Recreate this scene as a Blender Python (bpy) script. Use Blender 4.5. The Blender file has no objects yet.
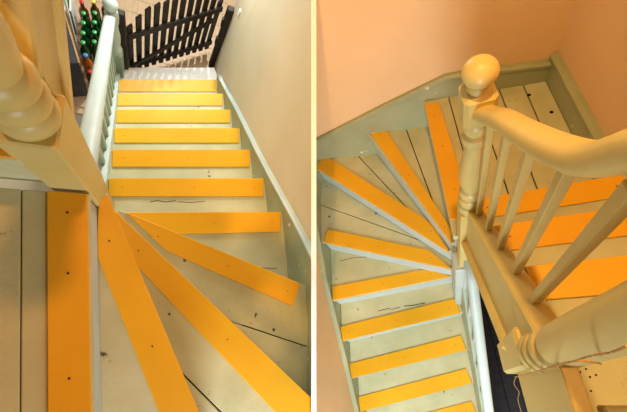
import bpy, bmesh, math, random
from mathutils import Vector, Matrix
random.seed(7)
scene = bpy.context.scene
C = scene.collection

# ------------------------------------------------------------------ camera
FPX = 330.0                                   # focal length in pixels of the 627 x 412 frame
PITCH = math.radians(19.2)
CAM_LOC = Vector((0, 0, 3.2))
cam_data = bpy.data.cameras.new('camera'); cam = bpy.data.objects.new('camera', cam_data); C.objects.link(cam)
cam_data.sensor_fit = 'HORIZONTAL'; cam_data.sensor_width = 36.0
cam_data.lens = FPX / 627.0 * 36.0; cam_data.clip_start = 0.01
cam.location = CAM_LOC; cam.rotation_euler = (PITCH, 0, 0)
scene.camera = cam
RC = Matrix.Rotation(PITCH, 3, 'X')

class Frame:
    """One stairwell: its own level axes, measured from the camera."""
    def __init__(s, nx, ny, side):
        cv = lambda a: RC @ Vector((a[0], -a[1], -a[2]))
        v = Vector((nx - 313.5, ny - 206.0, FPX)).normalized()
        x = Vector((1, 0, 0)); x = (x - x.dot(v) * v).normalized()
        y = x.cross(v)
        s.v, s.x, s.y = v, x, y
        wx, wy, wz = cv(x), cv(y), cv(-v)
        s.M = Matrix.Translation(CAM_LOC) @ Matrix((wx, wy, wz)).transposed().to_4x4()
        s.side = side
        s.n = Vector((x.x, y.x, -v.x))        # picture-right axis in this frame
    def ray(s, px, py):
        r = Vector((px - 313.5, py - 206.0, FPX))
        return Vector((r.dot(s.x), r.dot(s.y), -r.dot(s.v)))
    def P(s, px, py, h):
        r = s.ray(px, py); return r * (h / -r.z)
    def PX(s, px, py, X):
        r = s.ray(px, py); return r * (X / r.x)
    def PY(s, px, py, Y):
        r = s.ray(px, py); return r * (Y / r.y)
L = Frame(142, 262, -1)
R = Frame(456, 387, 1)
D0 = 1.15                                     # where the dividing strip ends towards the camera
DL, DR = -2.2 / FPX * D0, 2.8 / FPX * D0

# ------------------------------------------------------------------ world, lamps, exposure
w = bpy.data.worlds.new('world'); scene.world = w; w.use_nodes = True
w.node_tree.nodes['Background'].inputs[0].default_value = (1.0, 0.85, 0.60, 1)
w.node_tree.nodes['Background'].inputs[1].default_value = 0.25
scene.view_settings.view_transform = 'Standard'; scene.view_settings.look = 'None'
scene.view_settings.gamma = 1; scene.view_settings.use_curve_mapping = False
scene.view_settings.exposure = -0.08
def point(name, F, p, power, col, rad):
    d = bpy.data.lights.new(name, 'POINT'); d.energy = power; d.color = col; d.shadow_soft_size = rad
    o = bpy.data.objects.new(name, d); C.objects.link(o); o.location = F.M @ Vector(p); return o
def area(name, F, p, aim, size, power, col):
    d = bpy.data.lights.new(name, 'AREA'); d.energy = power; d.color = col; d.shape = 'RECTANGLE'; d.size, d.size_y = size
    o = bpy.data.objects.new(name, d); C.objects.link(o)
    a = F.M @ Vector(p); b = F.M @ Vector(aim)
    o.location = a; o.rotation_euler = (b - a).to_track_quat('-Z', 'Y').to_euler(); return o
WARM = (1.0, 0.56, 0.17); DAY = (1.0, 0.96, 0.88)
point('bulb_over_winders', L, (-.075, .42, 1.1), 50, (1.0, .42, .11), .03)
def spot(name, F, p, aim, power, col, rad, deg, blend):
    d = bpy.data.lights.new(name, 'SPOT'); d.energy = power; d.color = col; d.shadow_soft_size = rad; d.spot_size = math.radians(deg); d.spot_blend = blend
    o = bpy.data.objects.new(name, d); C.objects.link(o); a = F.M @ Vector(p); b = F.M @ Vector(aim)
    o.location = a; o.rotation_euler = (b - a).to_track_quat('-Z', 'Y').to_euler(); return o
spot('spot_over_winders', R, (.10, .30, .90), (.14, .72, -1.0), 100, WARM, .03, 68, .5)
area('hall_window_daylight', L, (.45, 3.3, -.8), (.05, 1.4, -2.9), (.12, .12), 54, DAY)
area('hall_fill', L, (.05, 2.1, -1.15), (.1, .8, -2.4), (.7, .4), 27, (.94, 1.0, .93))  # added soft fill that brightens the lower steps, no real fitting
area('stair_window_daylight', R, (-.25, -1.5, -1.15), (-.3, .05, -2.5), (.6, .6), 52, (.90, .98, 1.0))

# ------------------------------------------------------------------ materials
def lin(c): return tuple(((x/255/12.92) if x/255 <= .04045 else ((x/255+.055)/1.055)**2.4) for x in c) + (1,)
def mat(name, col, col2=None, scale=12, rough=.55, bump=.15, wear=None, wscale=30, wlo=.62, stretch=(1,1,1), spec=.35, bscale=90):
    m = bpy.data.materials.new(name); m.use_nodes = True; nt = m.node_tree; b = nt.nodes['Principled BSDF']
    b.inputs['Roughness'].default_value = rough; b.inputs['Specular IOR Level'].default_value = spec
    tc = nt.nodes.new('ShaderNodeTexCoord'); mp = nt.nodes.new('ShaderNodeMapping'); mp.inputs['Scale'].default_value = stretch
    nt.links.new(tc.outputs['Object'], mp.inputs[0])
    def noise(sc, det=5):
        n = nt.nodes.new('ShaderNodeTexNoise'); n.inputs['Scale'].default_value = sc; n.inputs['Detail'].default_value = det
        nt.links.new(mp.outputs[0], n.inputs['Vector']); return n
    def ramp(src, lo, hi):
        r = nt.nodes.new('ShaderNodeMapRange'); r.inputs[1].default_value = lo; r.inputs[2].default_value = hi
        nt.links.new(src, r.inputs[0]); return r.outputs[0]
    def mix(fac, a, bb):
        x = nt.nodes.new('ShaderNodeMix'); x.data_type = 'RGBA'; nt.links.new(fac, x.inputs[0])
        for i, q in ((6, a), (7, bb)):
            if isinstance(q, tuple): x.inputs[i].default_value = q
            else: nt.links.new(q, x.inputs[i])
        return x.outputs[2]
    n1 = noise(scale)
    c = mix(ramp(n1.outputs[0], .3, .7), lin(col), lin(col2 or col))
    if wear:
        n2 = noise(wscale, 8); c = mix(ramp(n2.outputs[0], wlo, wlo + .06), c, lin(wear))
    nt.links.new(c, b.inputs['Base Color'])
    if bump:
        n3 = noise(bscale, 3); bp = nt.nodes.new('ShaderNodeBump'); bp.inputs['Strength'].default_value = bump; bp.inputs['Distance'].default_value = .004
        nt.links.new(n3.outputs[0], bp.inputs['Height']); nt.links.new(bp.outputs[0], b.inputs['Normal'])
    return m
M = {
 'tread': mat('worn cream tread paint', (204,202,166), (184,182,142), 7, .5, .2, (84,70,44), 30, .68),
 'riser': mat('pale riser paint', (196,208,206), (182,196,196), 6, .5, .15, (120,112,90), 24, .72),
 'strip': mat('yellow orange strip', (236,178,30), (230,168,26), 5, .42, .08, None, bscale=140),
 'cream': mat('cream gloss paint', (210,192,126), (198,178,110), 6, .38, .12, (150,124,76), 40, .74),
 'sage': mat('pale sage paint', (170,186,168), (152,170,154), 7, .45, .12, (110,104,78), 36, .72),
 'skirt': mat('grey green skirting paint', (164,168,134), (148,154,120), 7, .5, .12, (226,222,200), 20, .68),
 'ice': mat('pale blue white paint', (196,208,204), (180,196,194), 6, .42, .1, (140,132,110), 40, .74),
 'plasterL': mat('cream plaster', (222,208,180), (214,198,168), 3, .75, .1, None, bscale=50),
 'plasterR': mat('peach plaster', (232,196,152), (226,188,142), 3, .75, .1, None, bscale=50),
 'white': mat('white paint', (255,255,255), None, 4, .6, .03),
 'dark': mat('dark gate timber', (24,18,16), (42,28,22), 18, .55, .3, None, stretch=(1,1,.2)),
 'lam': mat('pale laminate', (206,178,146), (188,160,128), 10, .45, .05, None, stretch=(6,1,1)),
 'black': mat('black floor boards', (38,38,46), (56,54,60), 9, .55, .15, None, stretch=(1,6,1)),
 'under': mat('raw brown wood', (120,98,68), (104,84,58), 9, .8, .1),  # plain brown wood, mottled between two browns
 'screw': mat('dark screw head', (52,40,26), None, 5, .5, 0),
 'green': mat('green bottle glass', (10,66,30), (14,84,40), 5, .12, 0, spec=.7),
 'amber': mat('amber bottle glass', (200,110,24), (176,84,16), 5, .15, 0, spec=.7),
 'brown': mat('brown bottle glass', (96,46,18), (120,60,20), 5, .15, 0, spec=.7),
 'gcap': mat('green foil cap', (60,170,90), None, 5, .25, 0, spec=.8),
 'rcap': mat('red cap', (190,40,40), None, 5, .3, 0),
 'ycap': mat('yellow cap', (226,206,90), None, 5, .3, 0),
 'bcap': mat('blue cap', (60,130,190), None, 5, .3, 0),
 'paper': mat('white paper', (236,232,226), None, 5, .7, 0),
 'red': mat('red paper', (180,44,52), None, 5, .6, 0),
 'leaf': mat('green paper', (70,140,70), None, 5, .6, 0),
 'tan': mat('tan timber edge', (176,140,92), (150,116,74), 12, .6, .1),
 'twine': mat('straw twine', (196,152,84), (168,124,64), 60, .8, .2),
 'hole': mat('dark knot', (30,22,14), None, 5, .8, 0),
}

# ------------------------------------------------------------------ helpers
BASE = {}
def finish(bm, F, base, clip=True, bevel=0):
    if bevel:
        bmesh.ops.bevel(bm, geom=list(bm.edges), offset=bevel, segments=1, affect='EDGES', clamp_overlap=True)
    if clip:
        d = DL if F.side < 0 else DR
        n = F.n * (-F.side)                   # points to the other half
        co = F.n * d
        if any((v.co - co).dot(n) > 0 for v in bm.verts):
            r = bmesh.ops.bisect_plane(bm, geom=list(bm.verts)+list(bm.edges)+list(bm.faces), plane_co=co, plane_no=n, clear_outer=True)
            ed = [e for e in r['geom_cut'] if isinstance(e, bmesh.types.BMEdge)]
            if ed: bmesh.ops.holes_fill(bm, edges=ed, sides=0)
    bmesh.ops.recalc_face_normals(bm, faces=list(bm.faces))
    bmesh.ops.translate(bm, verts=list(bm.verts), vec=-Vector(base))
def mesh(name, bm, m, smooth=False):
    me = bpy.data.meshes.new(name); bm.to_mesh(me); bm.free(); me.materials.append(M[m])
    if smooth:
        me.polygons.foreach_set('use_smooth', [True]*len(me.polygons))
        me.set_sharp_from_angle(angle=math.radians(38))
    return me
def tag(o, label=None, cat=None, group=None, kind=None):
    for k, v in (('label', label), ('category', cat), ('group', group), ('kind', kind)):
        if v: o[k] = v
    return o
def thing(F, name, base, label, cat, group=None):
    o = bpy.data.objects.new(name, None); C.objects.link(o); o.empty_display_size = .1
    o.matrix_world = F.M @ Matrix.Translation(base); BASE[o.name] = (F, Vector(base))
    return tag(o, label, cat, group)
def solo(F, name, bm, m, base, label=None, cat=None, group=None, kind=None, smooth=False, bevel=0, clip=True):
    finish(bm, F, base, clip, bevel); o = bpy.data.objects.new(name, mesh(name, bm, m, smooth)); C.objects.link(o)
    o.matrix_world = F.M @ Matrix.Translation(base); BASE[o.name] = (F, Vector(base))
    return tag(o, label, cat, group, kind)
def part(par, name, bm, m, smooth=False, bevel=0, label=None, clip=True):
    F, base = BASE[par.name]
    finish(bm, F, base, clip, bevel); o = bpy.data.objects.new(name, mesh(name, bm, m, smooth)); C.objects.link(o)
    o.parent = par; BASE[o.name] = (F, base)
    return tag(o, label)
def place(par, name, me, p):                  # a small repeated sub-part sharing mesh data
    o = bpy.data.objects.new(name, me); C.objects.link(o); o.parent = par; o.location = Vector(p) - BASE[par.name][1]; return o

def prism(pts, off, bm=None):
    bm = bm or bmesh.new(); off = Vector(off); n = len(pts)
    a = [bm.verts.new(Vector(p)) for p in pts]; b = [bm.verts.new(Vector(p) + off) for p in pts]
    bm.faces.new(a); bm.faces.new(b[::-1])
    for i in range(n): bm.faces.new((a[i], b[i], b[(i+1) % n], a[(i+1) % n]))
    return bm
def slab(xy, z, t, bm=None): return prism([(p[0], p[1], z) for p in xy], (0, 0, -t), bm)
def box(x0, x1, y0, y1, z0, z1, bm=None): return slab([(x0,y0),(x1,y0),(x1,y1),(x0,y1)], z1, z1 - z0, bm)
def bar(p0, p1, wd, ht, up=(0,0,1), bm=None):
    p0, p1 = Vector(p0), Vector(p1); d = (p1-p0).normalized(); s = d.cross(Vector(up)).normalized(); u = s.cross(d)
    q = [p0 + s*wd/2*a + u*ht/2*b for a, b in ((-1,-1),(1,-1),(1,1),(-1,1))]
    return prism(q, p1-p0, bm)
def lathe(cx, cy, prof, seg=28, bm=None):
    bm = bm or bmesh.new(); rings = []
    for r, z in prof:
        rings.append([bm.verts.new((cx + max(r,1e-4)*math.cos(2*math.pi*i/seg), cy + max(r,1e-4)*math.sin(2*math.pi*i/seg), z)) for i in range(seg)])
    for a, b in zip(rings, rings[1:]):
        for i in range(seg): bm.faces.new((a[i], a[(i+1)%seg], b[(i+1)%seg], b[i]))
    bm.faces.new(rings[0][::-1]); bm.faces.new(rings[-1]); return bm
def ball(c, r, seg=28, n=16, bm=None, flat=1):
    return lathe(c[0], c[1], [(r*math.sin(math.pi*k/n), c[2] - flat*r*math.cos(math.pi*k/n)) for k in range(n+1)], seg, bm)
def smoothpath(pts, sub=6):
    pts = [Vector(p) for p in pts]; out = []
    for i in range(len(pts)-1):
        p0, p1, p2, p3 = pts[max(i-1,0)], pts[i], pts[i+1], pts[min(i+2,len(pts)-1)]
        for k in range(sub):
            t = k/sub
            out.append(.5*((2*p1)+(-p0+p2)*t+(2*p0-5*p1+4*p2-p3)*t*t+(-p0+3*p1-3*p2+p3)*t**3))
    return out + [pts[-1]]
def sweep(path, sect, up=(0,0,1), bm=None):
    bm = bm or bmesh.new(); rings = []; up = Vector(up)
    for i, p in enumerate(path):
        d = (path[min(i+1,len(path)-1)] - path[max(i-1,0)]).normalized(); s = d.cross(up).normalized(); u = s.cross(d)
        rings.append([bm.verts.new(p + s*a + u*b) for a, b in sect])
    n = len(sect)
    for a, b in zip(rings, rings[1:]):
        for i in range(n): bm.faces.new((a[i], a[(i+1)%n], b[(i+1)%n], b[i]))
    bm.faces.new(rings[0]); bm.faces.new(rings[-1][::-1]); return bm
def oval(a, b, n=20, p=.8):
    f = lambda x: math.copysign(abs(x)**p, x)
    return [(a*f(math.cos(2*math.pi*i/n)), b*f(math.sin(2*math.pi*i/n))) for i in range(n)]
def tube(path, r, n=8): return sweep(path, oval(r, r, n, 1))
lerp = lambda a, b, t: Vector(a) + (Vector(b) - Vector(a)) * t
SCREW = None
def screw_mesh():
    global SCREW
    if SCREW is None:
        SCREW = mesh('screw', lathe(0, 0, [(.0022, -.002), (.0022, .0008), (.0010, .0011)], 8), 'screw')
    return SCREW

def stair_step(st, nose, back, z, strip=None, thick=.03, splits=(), screws=3, riser_to=None, rmat='riser', tmat='tread', rinset=.016, strip_t=.007):
    """nose: (inner, outer) front edge; back: polygon points behind it from outer to inner; all in plan."""
    a, b = Vector(nose[0]).to_2d(), Vector(nose[1]).to_2d()
    poly = [a, b] + [Vector(p).to_2d() for p in back]
    cuts = [poly]
    for (q0, q1) in splits:                    # saw the tread into boards along lines
        nc = []
        for pl in cuts:
            for sgn in (1, -1):
                d = (Vector(q1) - Vector(q0)).to_2d().normalized(); n = Vector((-d.y, d.x)) * sgn
                o = Vector(q0).to_2d() + n * .0022; out = []
                for i in range(len(pl)):
                    p, q = pl[i], pl[(i+1) % len(pl)]; dp, dq = (p-o).dot(n), (q-o).dot(n)
                    if dp >= 0: out.append(p)
                    if dp * dq < 0: out.append(p + (q-p) * (dp/(dp-dq)))
                if len(out) > 2: nc.append(out)
        cuts = nc
    for (q0, q1) in splits:
        part(st, 'joint_filler', bar(Vector(q0).to_2d().to_3d()+Vector((0,0,z-.017)), Vector(q1).to_2d().to_3d()+Vector((0,0,z-.017)), .005, .014), 'hole')
    for pl in cuts:
        part(st, 'tread_board', slab(pl, z, thick), tmat, bevel=.0025)
    # riser below the nosing
    if riser_to is not None:
        d = (b - a).normalized(); n = Vector((-d.y, d.x)); c = sum(poly, Vector((0,0))) / len(poly)
        if n.dot(c - a) < 0: n = -n
        a2, b2 = a + n*rinset, b + n*rinset
        part(st, 'riser', prism([(*a2, z-thick+.002), (*b2, z-thick+.002), (*b2, riser_to-.02), (*a2, riser_to-.02)], (n.x*.015, n.y*.015, 0)), rmat)
    if strip:
        s = part(st, 'grip_strip', slab([Vector(p).to_2d() for p in strip], z + strip_t, strip_t - .0005), 'strip', bevel=.0012)
        m0 = lerp(Vector(strip[0]).to_2d().to_3d(), Vector(strip[3]).to_2d().to_3d(), .5); m1 = lerp(Vector(strip[1]).to_2d().to_3d(), Vector(strip[2]).to_2d().to_3d(), .5)
        for t in [.07 + .86*i/(screws-1) for i in range(screws)]:
            q = lerp(m0, m1, t)
            if F_inside(BASE[st.name][0], Vector((q.x, q.y, z))): place(s, 'screw', screw_mesh(), (q.x, q.y, z + strip_t))
def F_inside(F, p): return (p.dot(F.n) - (DL if F.side < 0 else DR)) * F.side > .004

# ================================================================== white strip between the two views, built as a dividing wall
bm = bmesh.new()
q0 = lambda x, zc, yc: CAM_LOC + RC @ Vector((x, yc, -zc))
pts = [q0(DL, D0, -1.6), q0(DL, D0, 1.6), q0(DL, 5.2, 4.6), q0(DL, 5.2, -4.6)]
prism(pts, (DR - DL, 0, 0), bm); bmesh.ops.recalc_face_normals(bm, faces=list(bm.faces))
dv = bpy.data.objects.new('wall_divider', mesh('wall_divider', bm, 'white')); C.objects.link(dv)
tag(dv, 'white strip between the two views, built as a wall end', None, None, 'structure')

# ================================================================== RIGHT STAIRWELL
def wall_run(F, name, pts, z0, z1, m, label, t=.06, out=1):
    """vertical wall along a plan polyline, thickness to the outside"""
    bm = bmesh.new()
    n = len(pts); P2 = [Vector(p) for p in pts]; off = []
    for i in range(n):
        d = (P2[min(i+1,n-1)] - P2[max(i-1,0)]).normalized(); off.append(Vector((-d.y, d.x)) * out * t)
    rows = [[bm.verts.new((p.x, p.y, z)) for p in P2] for z in (z0, z1)] + [[bm.verts.new((p.x+o.x, p.y+o.y, z)) for p, o in zip(P2, off)] for z in (z1, z0)]
    for k in range(4):
        a, b = rows[k], rows[(k+1) % 4]
        for i in range(n-1): bm.faces.new((a[i], a[i+1], b[i+1], b[i]))
    bm.faces.new([r[0] for r in rows]); bm.faces.new([r[-1] for r in rows][::-1])
    return solo(F, name, bm, m, (P2[0].x, P2[0].y, z0), label, kind='structure')
def skirt_run(F, name, top, depth, m, label, t=.02, out=1, cap=True, capm=None):
    """board on a wall: top = list of (x, y, ztop); thickness towards the room (out = side)"""
    bm = bmesh.new(); n = len(top); T = [Vector(p) for p in top]; off = []
    for i in range(n):
        d = (T[min(i+1,n-1)] - T[max(i-1,0)]).to_2d().normalized(); off.append(Vector((-d.y, d.x, 0)) * out)
    dep = depth if isinstance(depth, (list, tuple)) else [depth]*n
    rows = [[bm.verts.new(p - Vector((0,0,dd))) for p, dd in zip(T, dep)], [bm.verts.new(p) for p in T],
            [bm.verts.new(p + o*t) for p, o in zip(T, off)], [bm.verts.new(p + o*t - Vector((0,0,dd))) for p, o, dd in zip(T, off, dep)]]
    for k in range(4):
        a, b = rows[k], rows[(k+1) % 4]
        for i in range(n-1): bm.faces.new((a[i], a[i+1], b[i+1], b[i]))
    bm.faces.new([r[0] for r in rows]); bm.faces.new([r[-1] for r in rows][::-1])
    o = solo(F, name, bm, m, T[0], label, kind='structure')
    if cap:
        bm = bmesh.new(); rows = []
        for a, zz in ((-.001, .002), (-.001, .014), (t*.75, .014), (t*1.35, .006), (t*1.35, -.006), (t, -.010)):
            rows.append([bm.verts.new(p + o_*a + Vector((0,0,zz))) for p, o_ in zip(T, off)])
        k = len(rows)
        for j in range(k):
            a, b = rows[j], rows[(j+1) % k]
            for i in range(n-1): bm.faces.new((a[i], a[i+1], b[i+1], b[i]))
        bm.faces.new([r[0] for r in rows]); bm.faces.new([r[-1] for r in rows][::-1])
        part(o, 'cap_moulding', bm, capm or m)
    return o

RB = lambda x: 1.335 - .135 * (x + .66)       # line of the back wall in plan
wall_run(R, 'wall_left', [(-.665, -1.3), (-.665, 1.1), (-.655, 1.26), (-.60, RB(-.60))], -3.4, .42, 'plasterR', 'peach plaster wall beside the lower flight')
wall_run(R, 'wall_back', [(-.62, RB(-.62)), (.605, RB(.605))], -3.4, .42, 'plasterR', 'peach plaster wall behind the winders and landing')
wall_run(R, 'wall_right', [(.605, RB(.605)), (.605, -.9)], -3.4, .42, 'plasterR', 'peach plaster wall right of the landing')
skirt_run(R, 'baseboard_left', [(-.664, -.9, -3.2), (-.664, -.15, -2.55), (-.664, .16, -2.30), (-.664, .58, -1.93), (-.664, .88, -1.76), (-.664, 1.12, -1.62), (-.652, 1.25, -1.56), (-.61, RB(-.61)-.001, -1.50)], .5, 'skirt', 'grey-green skirting climbing the left wall by the yellow steps', out=-1)
def on_back(px, py):                          # picture point onto the back wall
    r = R.ray(px, py); k = (1.335 - .135*.66) / (r.y + .135*r.x); p = r*k; return (p.x, p.y-.001, p.z)
BK = [on_back(317,139), on_back(380,107), on_back(444.6,76), on_back(461,73), on_back(553,61)]
skirt_run(R, 'baseboard_back', [(-.62, RB(-.62)-.001, BK[0][2]-.03)] + BK, [.35,.35,.35,.3,.2,.2], 'skirt', 'grey-green skirting rising behind the winders to the landing corner', out=-1)
skirt_run(R, 'baseboard_right', [(.604, RB(.6)-.004, -1.15), (.604, .56, -1.15), (.604, -.3, -.32)], .25, 'skirt', 'grey-green skirting on the wall right of the landing', out=-1)

st = thing(R, 'staircase', (-.3, .2, -3.2), 'cream wooden winder staircase with yellow-orange grip strips seen from the landing above', 'staircase')
nr = [((.116,-.53),(-.645,-.76)), ((.116,-.35),(-.645,-.555)), ((.116,-.165),(-.645,-.35)), ((.116,.024),(-.645,-.15)), ((.116,.203),(-.645,.05)), ((.116,.391),(-.642,.262)), ((.092,.56),(-.642,.48)),
      ((.082,.548),(-.645,.81)), ((.082,.583),(-.645,1.286)), ((.092,.545),(-.225,RB(-.225)-.02)), ((.092,.56),(.088,RB(.09)-.02))]
hr = [-3.17+.19*i for i in range(11)]          # landing at -1.27
def P2(q, h): p = R.P(q[0], q[1], h); return (p.x, p.y)
strips = {
 3: [(359,399),(470.7,371.4)], 4: [(350.5,364),(466,337)], 5: [(341.5,325.8),(460.4,300)] }
def offs(a, b, d):                              # parallel strip polygon of width d behind the nosing a-b
    a, b = Vector(a), Vector(b); t = (b-a).normalized(); n = Vector((-t.y, t.x)); return n * d
for i in range(10):
    a, b = Vector(nr[i][0]), Vector(nr[i][1]); a1, b1 = Vector(nr[i+1][0]), Vector(nr[i+1][1])
    z = hr[i]; ov = Vector((0, .03)) if i < 6 else Vector((0, 0))
    back = [b1 + ov, a1 + ov]
    splits = []
    if i == 7: splits = [((-.56,1.03), (-.06,.74))]; back = [Vector((-.645,1.315)), Vector((-.5,1.25)), a1+Vector((.02,.02))]
    if i == 8:
        back = [Vector((-.645,RB(-.645)-.02)), b1 + Vector((.05,0)), a1+Vector((.02,.02))]; splits = [((-.345,1.30), (-.03,.76))]
    if i == 9: back = [b1 + Vector((.04,0)), a1+Vector((.04,0))]; splits = [((-.02,1.27), (.055,.7))]
    if i == 6: back = [Vector((-.645,.86)), a1 + Vector((.01,.03))]
    t = (b-a).normalized(); n = Vector((t.y, -t.x))
    cen = (Vector(back[0]) + Vector(back[-1]))/2
    if n.dot(cen - a) < 0: n = -n
    wd = .088
    e = a + t*.016; f_ = b - t*.006
    sp = [e, f_, f_ + n*wd, e + n*wd]
    if i == 6: sp = [Vector(P2(q, -z)) for q in ((452,277),(333,301),(332.4,286.9),(426,269.5))]; sp = [a+t*.005, f_, sp[2], sp[3]]
    if i == 7: sp = [Vector(P2(q, -z)) for q in ((452,269.5),(324,242.6),(328,229.7),(429.3,250.8))]
    if i == 8: sp = [Vector(P2(q, -z)) for q in ((450,253.5),(317,169),(325,155.5),(434,225))]
    if i == 9: sp = [Vector(P2(q, -z)) for q in ((452,245),(368,130),(383.4,126.6),(451.4,229.7))]
    stair_step(st, (a, b), back, z, sp, splits=splits, riser_to=(hr[i]-.19), screws=3)
# landing boards
yb = lambda x: RB(x) - .02
xs = [.088, .2, .312, .408, .50, .585]
for k in range(5):
    x0, x1 = xs[k] + (.0022 if k else 0), xs[k+1] - .0022
    if k: part(st, 'joint_filler', bar((xs[k],.50,-1.287),(xs[k],yb(xs[k]),-1.287), .005, .014), 'hole')
    part(st, 'landing_board', slab([(x0,.50),(x1,.50),(x1,yb(x1)),(x0,yb(x0))], -1.27, .03), 'tread', bevel=.002)
part(st, 'riser', box(.104, .119, .55, yb(.1), -1.49, -1.298), 'riser')
s = part(st, 'grip_strip', slab([(.09,.57), (.09,yb(.09)-.03), (.152,yb(.15)-.03), (.175,.57)], -1.263, .0065), 'strip', bevel=.0012)
for p in ((.12,1.1),(.125,.92),(.13,.7)): place(s, 'screw', screw_mesh(), (*p, -1.263))
hm2 = mesh('stain', lathe(0, 0, [(.002, -.001), (.0016, .0006)], 7), 'hole')
hm = mesh('knot_hole', lathe(0, 0, [(.009, -.001), (.007, .0012)], 7), 'hole')
for p in ((.505,1.095),(.553,.979)): place(st, 'knot_hole', hm, (*p, -1.27))
# upper flight, rising towards the viewer
un = [(.555,-1.10,.072), (.378,-.92,.072), (.210,-.74,.066), (-.020,-.55,.07), (-.2,-.36,.07)]
for k, (y, z, wd) in enumerate(un):
    y1 = un[k+1][0] if k < 4 else -.45
    spl = [((.17, y-.135), (.58, y-.105))] if k == 2 else []
    sp = [(.168, y-.002), (.575, y+.003), (.575, y+.003-wd), (.168, y-.002-wd)] if k < 3 else None
    stair_step(st, ((.160, y), (.585, y+.004)), [(.585, y1-.03), (.160, y1-.03)], z, sp, splits=spl, riser_to=z-.19, screws=3)

for px, py in ((580,372),(586,369),(574,380),(590,377),(577,388),(582,384),(591,391),(596,375),(577,394)):
    q = R.P(px, py, .74); place(st, 'stain', hm2, (q.x, q.y, -.74))

def crack(st_, F, pts, h, wd=.0028):
    path = [F.P(px, py, h - .0004) for px, py in pts]; bm = bmesh.new()
    for a, b in zip(path, path[1:]): bar(a, b, wd, .0012, bm=bm)
    part(st_, 'crack', bm, 'hole')
crack(st, R, [(378,311),(388,308.5),(392,309.5),(400,307)], 2.22); crack(st, R, [(404,306),(412,305.5),(425,303)], 2.22, .004)
crack(st, R, [(340,261),(352,258),(366,257)], 1.84); crack(st, R, [(350,333),(372,331)], 2.41, .002)

# balustrade of the lower flight (right stairwell)
RL = [(.140,.52,-1.45), (.138,.42,-1.45), (.135,.349,-1.50), (.1285,.14,-1.71), (.122,-.10,-1.95), (.114,-.5,-2.35)]
lb = thing(R, 'balustrade', (.12, -.1, -3.2), 'pale blue-white balustrade running down beside the yellow steps', 'balustrade')
part(lb, 'handrail', sweep(smoothpath(RL), oval(.021, .020)), 'ice', True)
part(lb, 'top_post', box(.083, .128, .44, .53, -2.3, -1.52), 'ice', bevel=.004)
part(lb, 'string', prism([(.114,.50,-1.75), (.114,.50,-2.25), (.108,-.62,-3.19), (.108,-.62,-2.85)], (.028,0,0)), 'sage', bevel=.002)
for k in range(9):
    y = .44 - .115*k
    part(lb, 'baluster', box(.119, .135, y-.008, y+.008, -1.97+(y-.5)*.98, min(-1.46, -1.86 + y)), 'ice')

# upper balustrade with ball newel
ub = thing(R, 'balustrade', (0.126, 0.495, -1.35), 'cream balustrade with a ball-topped newel and curved handrail above the landing', 'balustrade')
nx, ny = 0.1332, 0.486
npost = part(ub, 'newel_post', slab([(nx-0.0306,ny-0.0306),(nx+0.0306,ny-0.0306),(nx+0.0306,ny+0.0306),(nx-0.0306,ny+0.0306)], -1.0125, 0.558), 'cream', bevel=.004)
prof = [(0.0234,-1.017),(0.0324,-1.008),(0.0342,-0.9945),(0.0306,-0.9765),(0.0252,-0.972),(0.0306,-0.963),(0.0333,-0.9495),(0.0306,-0.9315),(0.0243,-0.9252),(0.0297,-0.918),(0.0315,-0.9045),(0.0288,-0.891),(0.0225,-0.8838),
        (0.027,-0.8685),(0.0315,-0.837),(0.0324,-0.81),(0.0297,-0.774),(0.0243,-0.72),(0.0207,-0.6885),(0.0189,-0.675),(0.027,-0.6678),(0.0297,-0.657),(0.027,-0.6444),(0.0198,-0.639),(0.0252,-0.6255),(0.027,-0.612),(0.0234,-0.5985),(0.0198,-0.594)]
part(npost, 'turned_shaft', lathe(nx, ny, prof), 'cream', True)
part(npost, 'cap_block', slab([(nx-0.03,ny-0.03),(nx+0.03,ny-0.03),(nx+0.03,ny+0.03),(nx-0.03,ny+0.03)], -0.512, 0.085), 'cream', bevel=.008)
part(npost, 'ball_finial', lathe(nx, ny, [(0.0198,-0.5193),(0.0216,-0.5103),(0.0171,-0.4995)] , bm=ball((nx,ny-0.0036,-0.4705), 0.0306, flat=.92)), 'cream', True)
RR = [(0.1314,0.4815,-0.5598), (0.1404,0.441,-0.5382), (0.144,0.378,-0.4815), (0.144,0.3132,-0.4302), (0.144,0.2358,-0.3654), (0.144,0.1872,-0.3186), (0.144,0.1629,-0.2855), (0.144,0.149,-0.260), (0.144,0.132,-0.228), (0.144,0.09,-0.165), (0.144,0.055,-0.14)]
part(ub, 'handrail', sweep(smoothpath(RR), oval(0.0205, 0.0155)), 'cream', True)
for k, (bx, by, bz) in enumerate([(0.1467,0.4392,-0.99),(0.1467,0.3555,-0.909),(0.1467,0.2772,-0.828),(0.1467,0.1971,-0.747),(0.1467,0.1269,-0.666)]):
    tz = [-0.5535,-0.477,-0.414,-0.3465,-0.27][k]
    part(ub, 'baluster', box(bx-0.007, bx+0.007, by-0.007, by+0.007, bz-0.018, tz), 'cream', bevel=.0015)
sg = part(ub, 'string', prism([(0.1224,0.486,-1.0125), (0.1224,0.486,-1.296), (0.1234,0.06,-0.87), (0.1234,0.06,-0.6045)], (0.041,0,0)), 'cream', bevel=.003)
part(sg, 'moulding', bar((0.117,0.4905,-1.26), (0.117,0.07,-0.849), 0.0198, 0.022, up=(1,0,0)), 'cream', bevel=.006)
part(sg, 'cap_moulding', bar((0.1435,0.468,-1.0008), (0.1435,0.05,-0.5858), 0.043, 0.0108), 'cream', bevel=.004)
# floor edge past the drop newel
fl = part(ub, 'fascia', prism([(0.126,0.045,-0.54), (0.126,0.045,-0.882), (0.126,-0.405,-0.882), (0.126,-0.405,-0.54)], (0.0198,0,0)), 'cream', bevel=.002)

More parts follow.
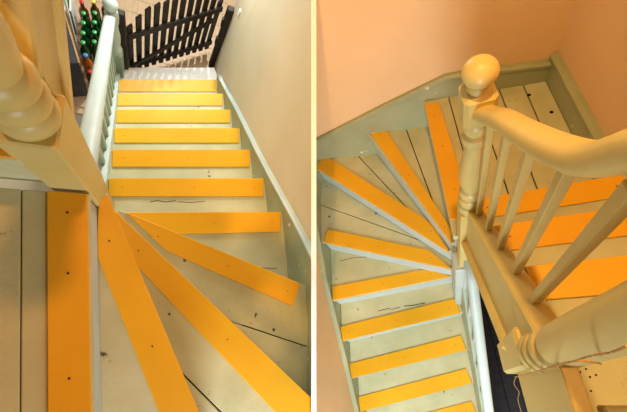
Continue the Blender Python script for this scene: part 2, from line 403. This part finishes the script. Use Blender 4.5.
# drop newel near the viewer
dn = part(ub, 'drop_newel', box(0.1116, 0.1764, 0.027, 0.0954, -0.981, -0.711), 'cream', bevel=.006)
dp = [(.030,-.72),(.034,-.712),(.0355,-.698),(.034,-.684),(.027,-.678),(.033,-.670),(.0345,-.657),(.033,-.644),(.026,-.638),(.031,-.630),(.0325,-.617),(.031,-.604),(.025,-.598),(.028,-.585),(.029,-.55),(.028,-.50),(.0265,-.44),(.0245,-.37),(.022,-.27),(.020,-.18),(.024,-.17),(.024,-.115),(.018,-.105),(.004,-.10)]
part(dn, 'turned_shaft', lathe(0.144, 0.0500, dp, 32), 'cream', True)
part(dn, 'pendant', lathe(0.144, 0.0594, [(0.0108,-1.017),(0.0216,-1.0098),(0.0306,-0.9945),(0.0324,-0.9792)]), 'cream', True)
# twine snagged along the newel
tw = thing(R, 'twine', (0.144, 0.018, -0.9), 'frayed straw twine caught along the thick drop newel', 'twine')
TY = 0.0193
def tpx(pts, y=TY): return smoothpath([R.PY(px, py, y) for px, py in pts], 5)
part(tw, 'main_strand', tube(tpx([(515,377),(530,373.5),(545,369),(560,364.5),(575,361),(588,361.5),(600,363.5)]), 0.0010), 'twine', True)
for pts in ([(560,364),(556,370),(554.5,376)], [(541,371),(545,375),(548,377)], [(588,361),(596,362.5),(601,364)], [(575,361),(590,356),(612,352),(627,346)]):
    part(tw, 'loose_end', tube(tpx(pts), 0.0008), 'twine', True)
hs = [R.P(516,377,0.9), R.P(514,384,0.918), R.P(519,392,0.945), R.P(518,400,0.972), R.P(522,414,1.008)]
part(tw, 'hanging_end', tube(smoothpath(hs, 5), 0.0007), 'twine', True)

# dark lower hall floor under the right stairs
fo = solo(R, 'floor_lower', box(-.66, 1.6, -1.4, 1.6, -3.46, -3.40), 'black', (0,0,-3.46), 'dark boarded hall floor at the bottom of the right stairwell', kind='structure')
for k in range(12):
    x = .12 + .12*k
    part(fo, 'plank', box(x+.002, x+.118, -1.35, 1.55, -3.399, -3.385), 'black', bevel=.002)

# ================================================================== LEFT STAIRWELL
WL = [(.485,1.95),(.487,1.56),(.535,1.08),(.578,.64),(.607,.42),(.64,.2),(.668,-.03),(.684,-.25),(.68,-.7),(.68,-1.2)]
wall_run(L, 'wall_outer', WL, -3.15, 1.2, 'plasterL', 'cream plaster wall right of the steps leading down to the gate', out=1)
wall_run(L, 'wall_landing', [(-.66,-.75),(-.66,1.0)], -3.1, .35, 'plasterL', 'cream plaster wall at the far side of the left landing', out=1)
nosL = [(.487,1.60,-2.85),(.487,1.5,-2.75),(.535,1.08,-2.35),(.578,.64,-1.95),(.607,.42,-1.75),(.64,.2,-1.55),(.668,-.03,-1.35),(.684,-.25,-1.2),(.68,-.7,-.85)]
skirt_run(L, 'baseboard_outer', [(x-.001, y, z + .13) for x, y, z in nosL], .5, 'skirt', 'grey-green skirting curving up along the wall beside the yellow steps', out=-1, capm='ice')
ls = thing(L, 'staircase', (.1, .6, -3.1), 'cream winder staircase with orange strips descending to a dark picket gate', 'staircase')
S = [(119,216.5,80,92),(118,222.5,94,106),(116.5,230,110,123),(114.5,239,128.5,143),(112.5,249.5,150,167),(109,263,178.5,196.5),(104,280,212,232)]
hl = [-2.75, -2.55, -2.35, -2.15, -1.95, -1.75, -1.55, -1.35, -1.15, -.95, -.75]
def p2(px, py, h): p = L.P(px, py, h); return Vector((p.x, p.y))
noses = []; sps = []
for k, (a, b, t, bo) in enumerate(S):
    h = -hl[k]
    A, B, C2, D = p2(a, t, h), p2(b, t, h), p2(b, bo, h), p2(a, bo, h)
    sps.append([A, B, C2, D]); d = (B-A).normalized(); noses.append((A - d*.03 if k < 6 else A, B + d*.03))
noses += [(Vector((-.085,.183)), Vector((.66,-.105))), (Vector((-.09,.158)), Vector((.70,-.597))), (Vector((-.092,.172)), Vector((.25,-.577))), (Vector((-.100,.16)), Vector((-.045,-.40)))]
sps += [[Vector(p) for p in ((-.068,.177),(.625,-.093),(.586,-.186),(.075,.042))],
        [Vector(p) for p in ((-.086,.154),(.64,-.540),(.55,-.62),(-.03,.006))],
        [Vector((-.0885,.165)),Vector((.215,-.50)),Vector((.125,-.50)),p2(96.8,254,.95),Vector((-.106,.145))]]
sps[6][0] = sps[6][0] + Vector((.03,0)); sps[6][3] = sps[6][0] + Vector((.16,-.085)); 
for k in range(10):
    a, b = noses[k]; a1, b1 = noses[k+1]
    ov = Vector((0,-.035)) if k < 6 else Vector((0,0))
    back = [b1 + ov, a1 + ov]; spl = []
    if k == 6: back = [Vector((.665,-.14)), a1 + Vector((-.01,-.03))]
    if k == 7: back = [Vector((.68,-.25)), Vector((.69,-.62)), a1 + Vector((-.012,-.02))]; spl = [((.38,-.25),(.66,-.36))]
    if k == 8: back = [Vector((.68,-.62)), Vector((.23,-.60)), a1 + Vector((-.012,-.02))]; spl = [((.1,-.30),(.40,-.62))]
    if k == 9: back = [Vector((.2,-.58)), Vector((-.06,-.56)), Vector((-.12,.14))]; spl = []
    stair_step(ls, (a, b), back, hl[k], sps[k], splits=spl, riser_to=(hl[k]-.2), screws=3, rmat='riser')
crack(ls, L, [(150,202),(157,200.5),(166,202),(176,200.5)], 1.75); crack(ls, L, [(178,201.5),(190,202.5),(205,201)], 1.75, .002)
crack(ls, L, [(255,266),(262,268),(277,268.5)], 1.55, .002)
# bottom white step
stair_step(ls, (p2(127,67.5,2.93), p2(214,67.5,2.93)), [p2(222,84,2.93), p2(112,84,2.93)], -2.93, None, riser_to=-3.1, tmat='white')
# landing of the left stairwell
lx = lambda x, y: x + .111*(.13-y)                    # boards run slightly askew
def lboard(x0, x1, y0=-.5, y1=.128): return [(lx(x0,y0),y0),(lx(x1,y0),y0),(lx(x1,y1),y1),(lx(x0,y1),y1)]
for x0, x1 in ((-.62,-.537),(-.535,-.423),(-.421,-.321),(-.319,-.203),(-.201,-.166),(-.1655,-.101)):
    part(ls, 'landing_board', slab(lboard(x0, x1), -.75, .03), 'tread', bevel=.002)
part(ls, 'riser', prism([(lx(-.108,.128),.128,-.78),(lx(-.108,-.5),-.5,-.78),(lx(-.108,-.5),-.5,-.97),(lx(-.108,.128),.128,-.97)], (-.015,0,0)), 'riser')
s = part(ls, 'grip_strip', slab(lboard(-.164,-.103), -.743, .0065), 'strip', bevel=.0012)
for x in (-.536,-.422,-.32,-.202): part(ls, 'joint_filler', bar((lx(x,.128),.128,-.767),(lx(x,-.5),-.5,-.767), .005, .014), 'hole')
for y in (.09, -.02, -.2): place(s, 'screw', screw_mesh(), (lx(-.134,y), y, -.743))
# upper flight left of the newel
for k in range(2):
    y = .132 + .135*k; z = -.55 + .2*k
    stair_step(ls, ((-.155, y), (-.62, y)), [(-.62, y+.165), (-.155, y+.165)], z, [(-.157,y+.001),(-.60,y+.001),(-.60,y+.075),(-.157,y+.075)], riser_to=z-.2, rmat='tread')

# near newel + upper string of the left stairwell
un_ = thing(L, 'balustrade', (-.132, .168, -.98), 'cream balustrade with a stout turned newel at the corner of the winders', 'balustrade')
cx, cy = -.132, .170
nb = part(un_, 'newel_post', box(cx-.031, cx+.031, cy-.036, cy+.036, -1.35, -.482), 'cream', bevel=.003)
lp = [(.028,-.485),(.032,-.478),(.0335,-.465),(.031,-.45),(.027,-.445),(.031,-.437),(.0325,-.424),(.030,-.41),(.026,-.405),(.030,-.397),(.031,-.385),(.028,-.371),(.023,-.365),
      (.026,-.345),(.028,-.32),(.028,-.28),(.026,-.24),(.022,-.19),(.020,-.15),(.026,-.14),(.026,-.12),(.020,-.11)]
part(nb, 'turned_shaft', lathe(cx, cy, lp, 32), 'cream', True)
part(nb, 'cap_block', box(cx-.03, cx+.03, cy-.03, cy+.03, -.115, -.01), 'cream', bevel=.006)
part(nb, 'ball_finial', ball((cx,cy,.03), .036), 'cream', True)
sl = part(un_, 'string', prism([(-.146,.20,-.59), (-.146,.20,-.40), (-.146,.40,-.10), (-.146,.40,-.29)], (.034,0,0)), 'cream', bevel=.002)
part(sl, 'cap_moulding', bar((-.130,.19,-.415), (-.130,.40,-.10), .046, .014), 'cream', bevel=.003)
part(sl, 'moulding', bar((-.112,.2,-.575), (-.112,.40,-.275), .024, .014, up=(1,0,0)), 'cream', bevel=.004)
part(un_, 'handrail', sweep(smoothpath([(cx,cy+.02,-.07),(cx,.30,.04),(cx,.40,.13)]), oval(.026,.024)), 'cream', True)
for y in (.245, .335):
    z = -.40 + (y-.20)*1.5
    part(un_, 'baluster', box(-.139, -.121, y-.009, y+.009, z-.01, z+.36), 'cream')

# lower balustrade of the left stairwell
ll = thing(L, 'balustrade', (-.24, .9, -3.1), 'cream handrail on sage-green balusters leading down to the bottles', 'balustrade')
r0, r1 = Vector((-.183,.345,-1.235)), Vector((-.292,1.49,-2.19))
part(ll, 'handrail', sweep(smoothpath([lerp(r0,r1,-.11), r0, lerp(r0,r1,.5), r1]), oval(.031,.026)), 'ice', True)
for k in range(11):
    t = .02 + .092*k; p = lerp(r0, r1, t); zb = -1.75 - (p.y-.38) * 1.0 - .03
    x = p.x - .010
    part(ll, 'baluster', box(x-.010, x+.010, p.y-.010, p.y+.010, zb-.02, p.z-.012), 'sage')
part(ll, 'string', prism([(-.193,.30,-1.66), (-.193,.30,-1.95), (-.299,1.50,-3.08), (-.299,1.50,-2.86)], (.026,0.002,0)), 'ice', bevel=.002)
qx, qy = -.287, 1.525
bn = part(ll, 'newel_post', box(qx-.04, qx+.04, qy-.04, qy+.04, -3.1, -2.62), 'sage', bevel=.004)
part(bn, 'turned_shaft', lathe(qx, qy, [(.03,-2.63),(.04,-2.61),(.034,-2.59),(.04,-2.57),(.03,-2.55),(.036,-2.48),(.038,-2.42),(.03,-2.34),(.025,-2.3),(.036,-2.28),(.04,-2.22),(.036,-2.16),(.024,-2.15)]), 'ice', True)
part(bn, 'ball_finial', ball((qx,qy,-2.118), .042), 'ice', True)

# hall floor
fo = solo(L, 'floor', box(-1.1, .9, 1.2, 3.2, -3.18, -3.125), 'lam', (0,2,-3.18), 'pale laminate hall floor beyond the gate', kind='structure')
for k in range(13):
    y = 1.25 + .14*k
    part(fo, 'plank', box(-1.08, .88, y+.001, y+.139, -3.124, -3.11), 'lam', bevel=.0015)

# picket gate
gt = thing(L, 'picket_gate', (-.21, 1.64, -3.1), 'dark brown arched picket gate standing open at the foot of the stairs', 'gate')
g0, g1 = Vector((-.21,1.640,-3.05)), Vector((.392,2.046,-3.05))
gd = (g1-g0).normalized(); gn = Vector((gd.y,-gd.x,0))
tops = [-2.43,-2.35,-2.29,-2.27,-2.26,-2.26,-2.26,-2.26,-2.27,-2.29,-2.33,-2.38]
gp = lambda t, z, o=0: Vector((*(g0 + (g1-g0)*t + gn*o).to_2d(), z))
for k in range(12):
    t = k/11
    part(gt, 'picket', prism([gp(t,-3.05)-gd*.019, gp(t,-3.05)+gd*.019, gp(t,tops[k])+gd*.019+Vector((0,0,.014)), gp(t,tops[k])-gd*.019-Vector((0,0,.014))], gn*.018), 'dark', bevel=.0015)
for za, zb in ((-2.53,-2.46),(-2.93,-2.93)):
    part(gt, 'rail', bar(gp(-.03,za,.027), gp(1.03,zb,.027), .018, .055), 'dark', bevel=.002)
part(gt, 'brace', bar(gp(0,-2.91,.044), gp(.93,-2.55,.044), .014, .045), 'dark', bevel=.002)
part(gt, 'hinge_post', bar((-.243,1.59,-3.11), (-.243,1.59,-2.25), .042, .042, up=(0,1,0)), 'dark', bevel=.005)
gl = solo(L, 'gate_post', prism([(.434,1.89,-3.11),(.483,1.89,-3.11),(.483,1.94,-3.11),(.434,1.94,-3.11)], (0,0,.83)), 'dark', (.468,1.92,-3.11), 'short dark timber post against the end of the cream wall', 'post', bevel=.006)
for z in (-2.5, -2.75): part(gl, 'latch_plate', box(.424,.435,1.90,1.93,z,z+.09), 'dark')
lswp = L.PX(240, 13, .486)
lsw = solo(L, 'wall_hook', box(.474,.485,lswp.y-.012,lswp.y+.012,lswp.z-.03,lswp.z+.03), 'white', (.48,lswp.y,lswp.z), 'small white plate on the cream wall above the post', 'hook', bevel=.003)

# bottles
def bottle_parts(t, x, y, glass, cap, r=.034, h=.27):
    z = -3.11
    part(t, 'glass_body', lathe(x, y, [(r*.8,z),(r,z+.01),(r,z+.55*h),(r*.9,z+.63*h),(r*.42,z+.78*h),(r*.36,z+.93*h),(r*.36,z+.95*h)], 16), glass, True)
    part(t, 'cap', lathe(x, y, [(r*.46,z+.93*h),(r*.47,z+h-.004),(r*.3,z+h)], 14), cap, True)
def bottle(x, y, glass, cap, label, group=None, r=.034, h=.27):
    t = thing(L, 'bottle', (x, y, -3.11), label, 'bottle', group); bottle_parts(t, x, y, glass, cap, r, h); return t
rowy = [1.912,1.83,1.745,1.665]
rown = ['farthest row', 'second-farthest row', 'third row back', 'row nearest the stairs']
for i, y in enumerate(rowy):
    for j in range(3):
        x = -.553 + .0715*j + .022*i*.3; yy = y + .03*j
        bottle(x, yy, 'green', 'gcap', 'green-capped bottle in the %s of green bottles, %s' % (rown[i], ('leftmost by the magazines', 'middle of its row', 'by the handrail')[j]), 'green bottles on the hall floor')
for j, (cp, cn) in enumerate((('rcap','red-capped brown bottle at the far left of the bottles'),('ycap','yellow-capped brown bottle behind the green bottles'),('rcap','red-capped brown bottle behind the newel ball'))):
    bottle(-.575+.0735*j, 2.0+.035*j, 'brown', cp, cn, 'brown bottles on the hall floor')
bottle(-.507, 1.565, 'amber', 'bcap', 'amber bottle with a blue cap nearest the stairs', None, .036, .27)
bottle(-.478, 1.475, 'brown', 'rcap', 'short dark bottle with a red cap in front of the amber bottle', None, .034, .2)
# cabinet and magazines
cb = thing(L, 'low_cabinet', (-.72, 1.5, -3.11), 'low dark cabinet with a tan front edge left of the bottles', 'cabinet')
c0, c1 = L.P(60, 0, 2.6), L.P(79, 64, 2.6)
cd = (c1-c0).normalized(); cn_ = Vector((cd.y,-cd.x,0)); cn_ = cn_ if cn_.x < 0 else -cn_
part(cb, 'body', prism([c0, c1, c1+cn_*.3, c0+cn_*.3], (0,0,-.5)), 'black', bevel=.003)
part(cb, 'top', prism([c0+Vector((0,0,.012)), c1+Vector((0,0,.012)), c1+cn_*.3+Vector((0,0,.012)), c0+cn_*.3+Vector((0,0,.012))], (0,0,-.011)), 'black')
part(cb, 'edge_trim', bar(c0-cn_*.004+Vector((0,0,.002)), c1-cn_*.004+Vector((0,0,.002)), .012, .03), 'tan')
for k, (m, nm) in enumerate((('paper','white magazine standing against the cabinet'),('red','red-covered magazine standing among white ones'),('paper','white magazine between the red and green covers'),('leaf','green-covered magazine standing beside the bottles'),('paper','white magazine standing nearest the bottles'))):
    x = -.70 + .016*k; y = 1.80 + .02*k
    solo(L, 'magazine', prism([(x,y,-3.11),(x+.011,y,-3.11),(x+.011-.02,y+.2,-3.11),(x-.02,y+.2,-3.11)], (0,0,.29)), m, (x,y,-3.11), nm, 'magazine', 'magazines beside the cabinet')
pole = solo(L, 'white_rod', bar((-.600,1.70,-3.11), (-.592,1.74,-2.25), .014, .014, up=(0,1,0)), 'white', (-.6,1.7,-3.11), 'thin white rod standing upright between magazines and bottles', 'rod')
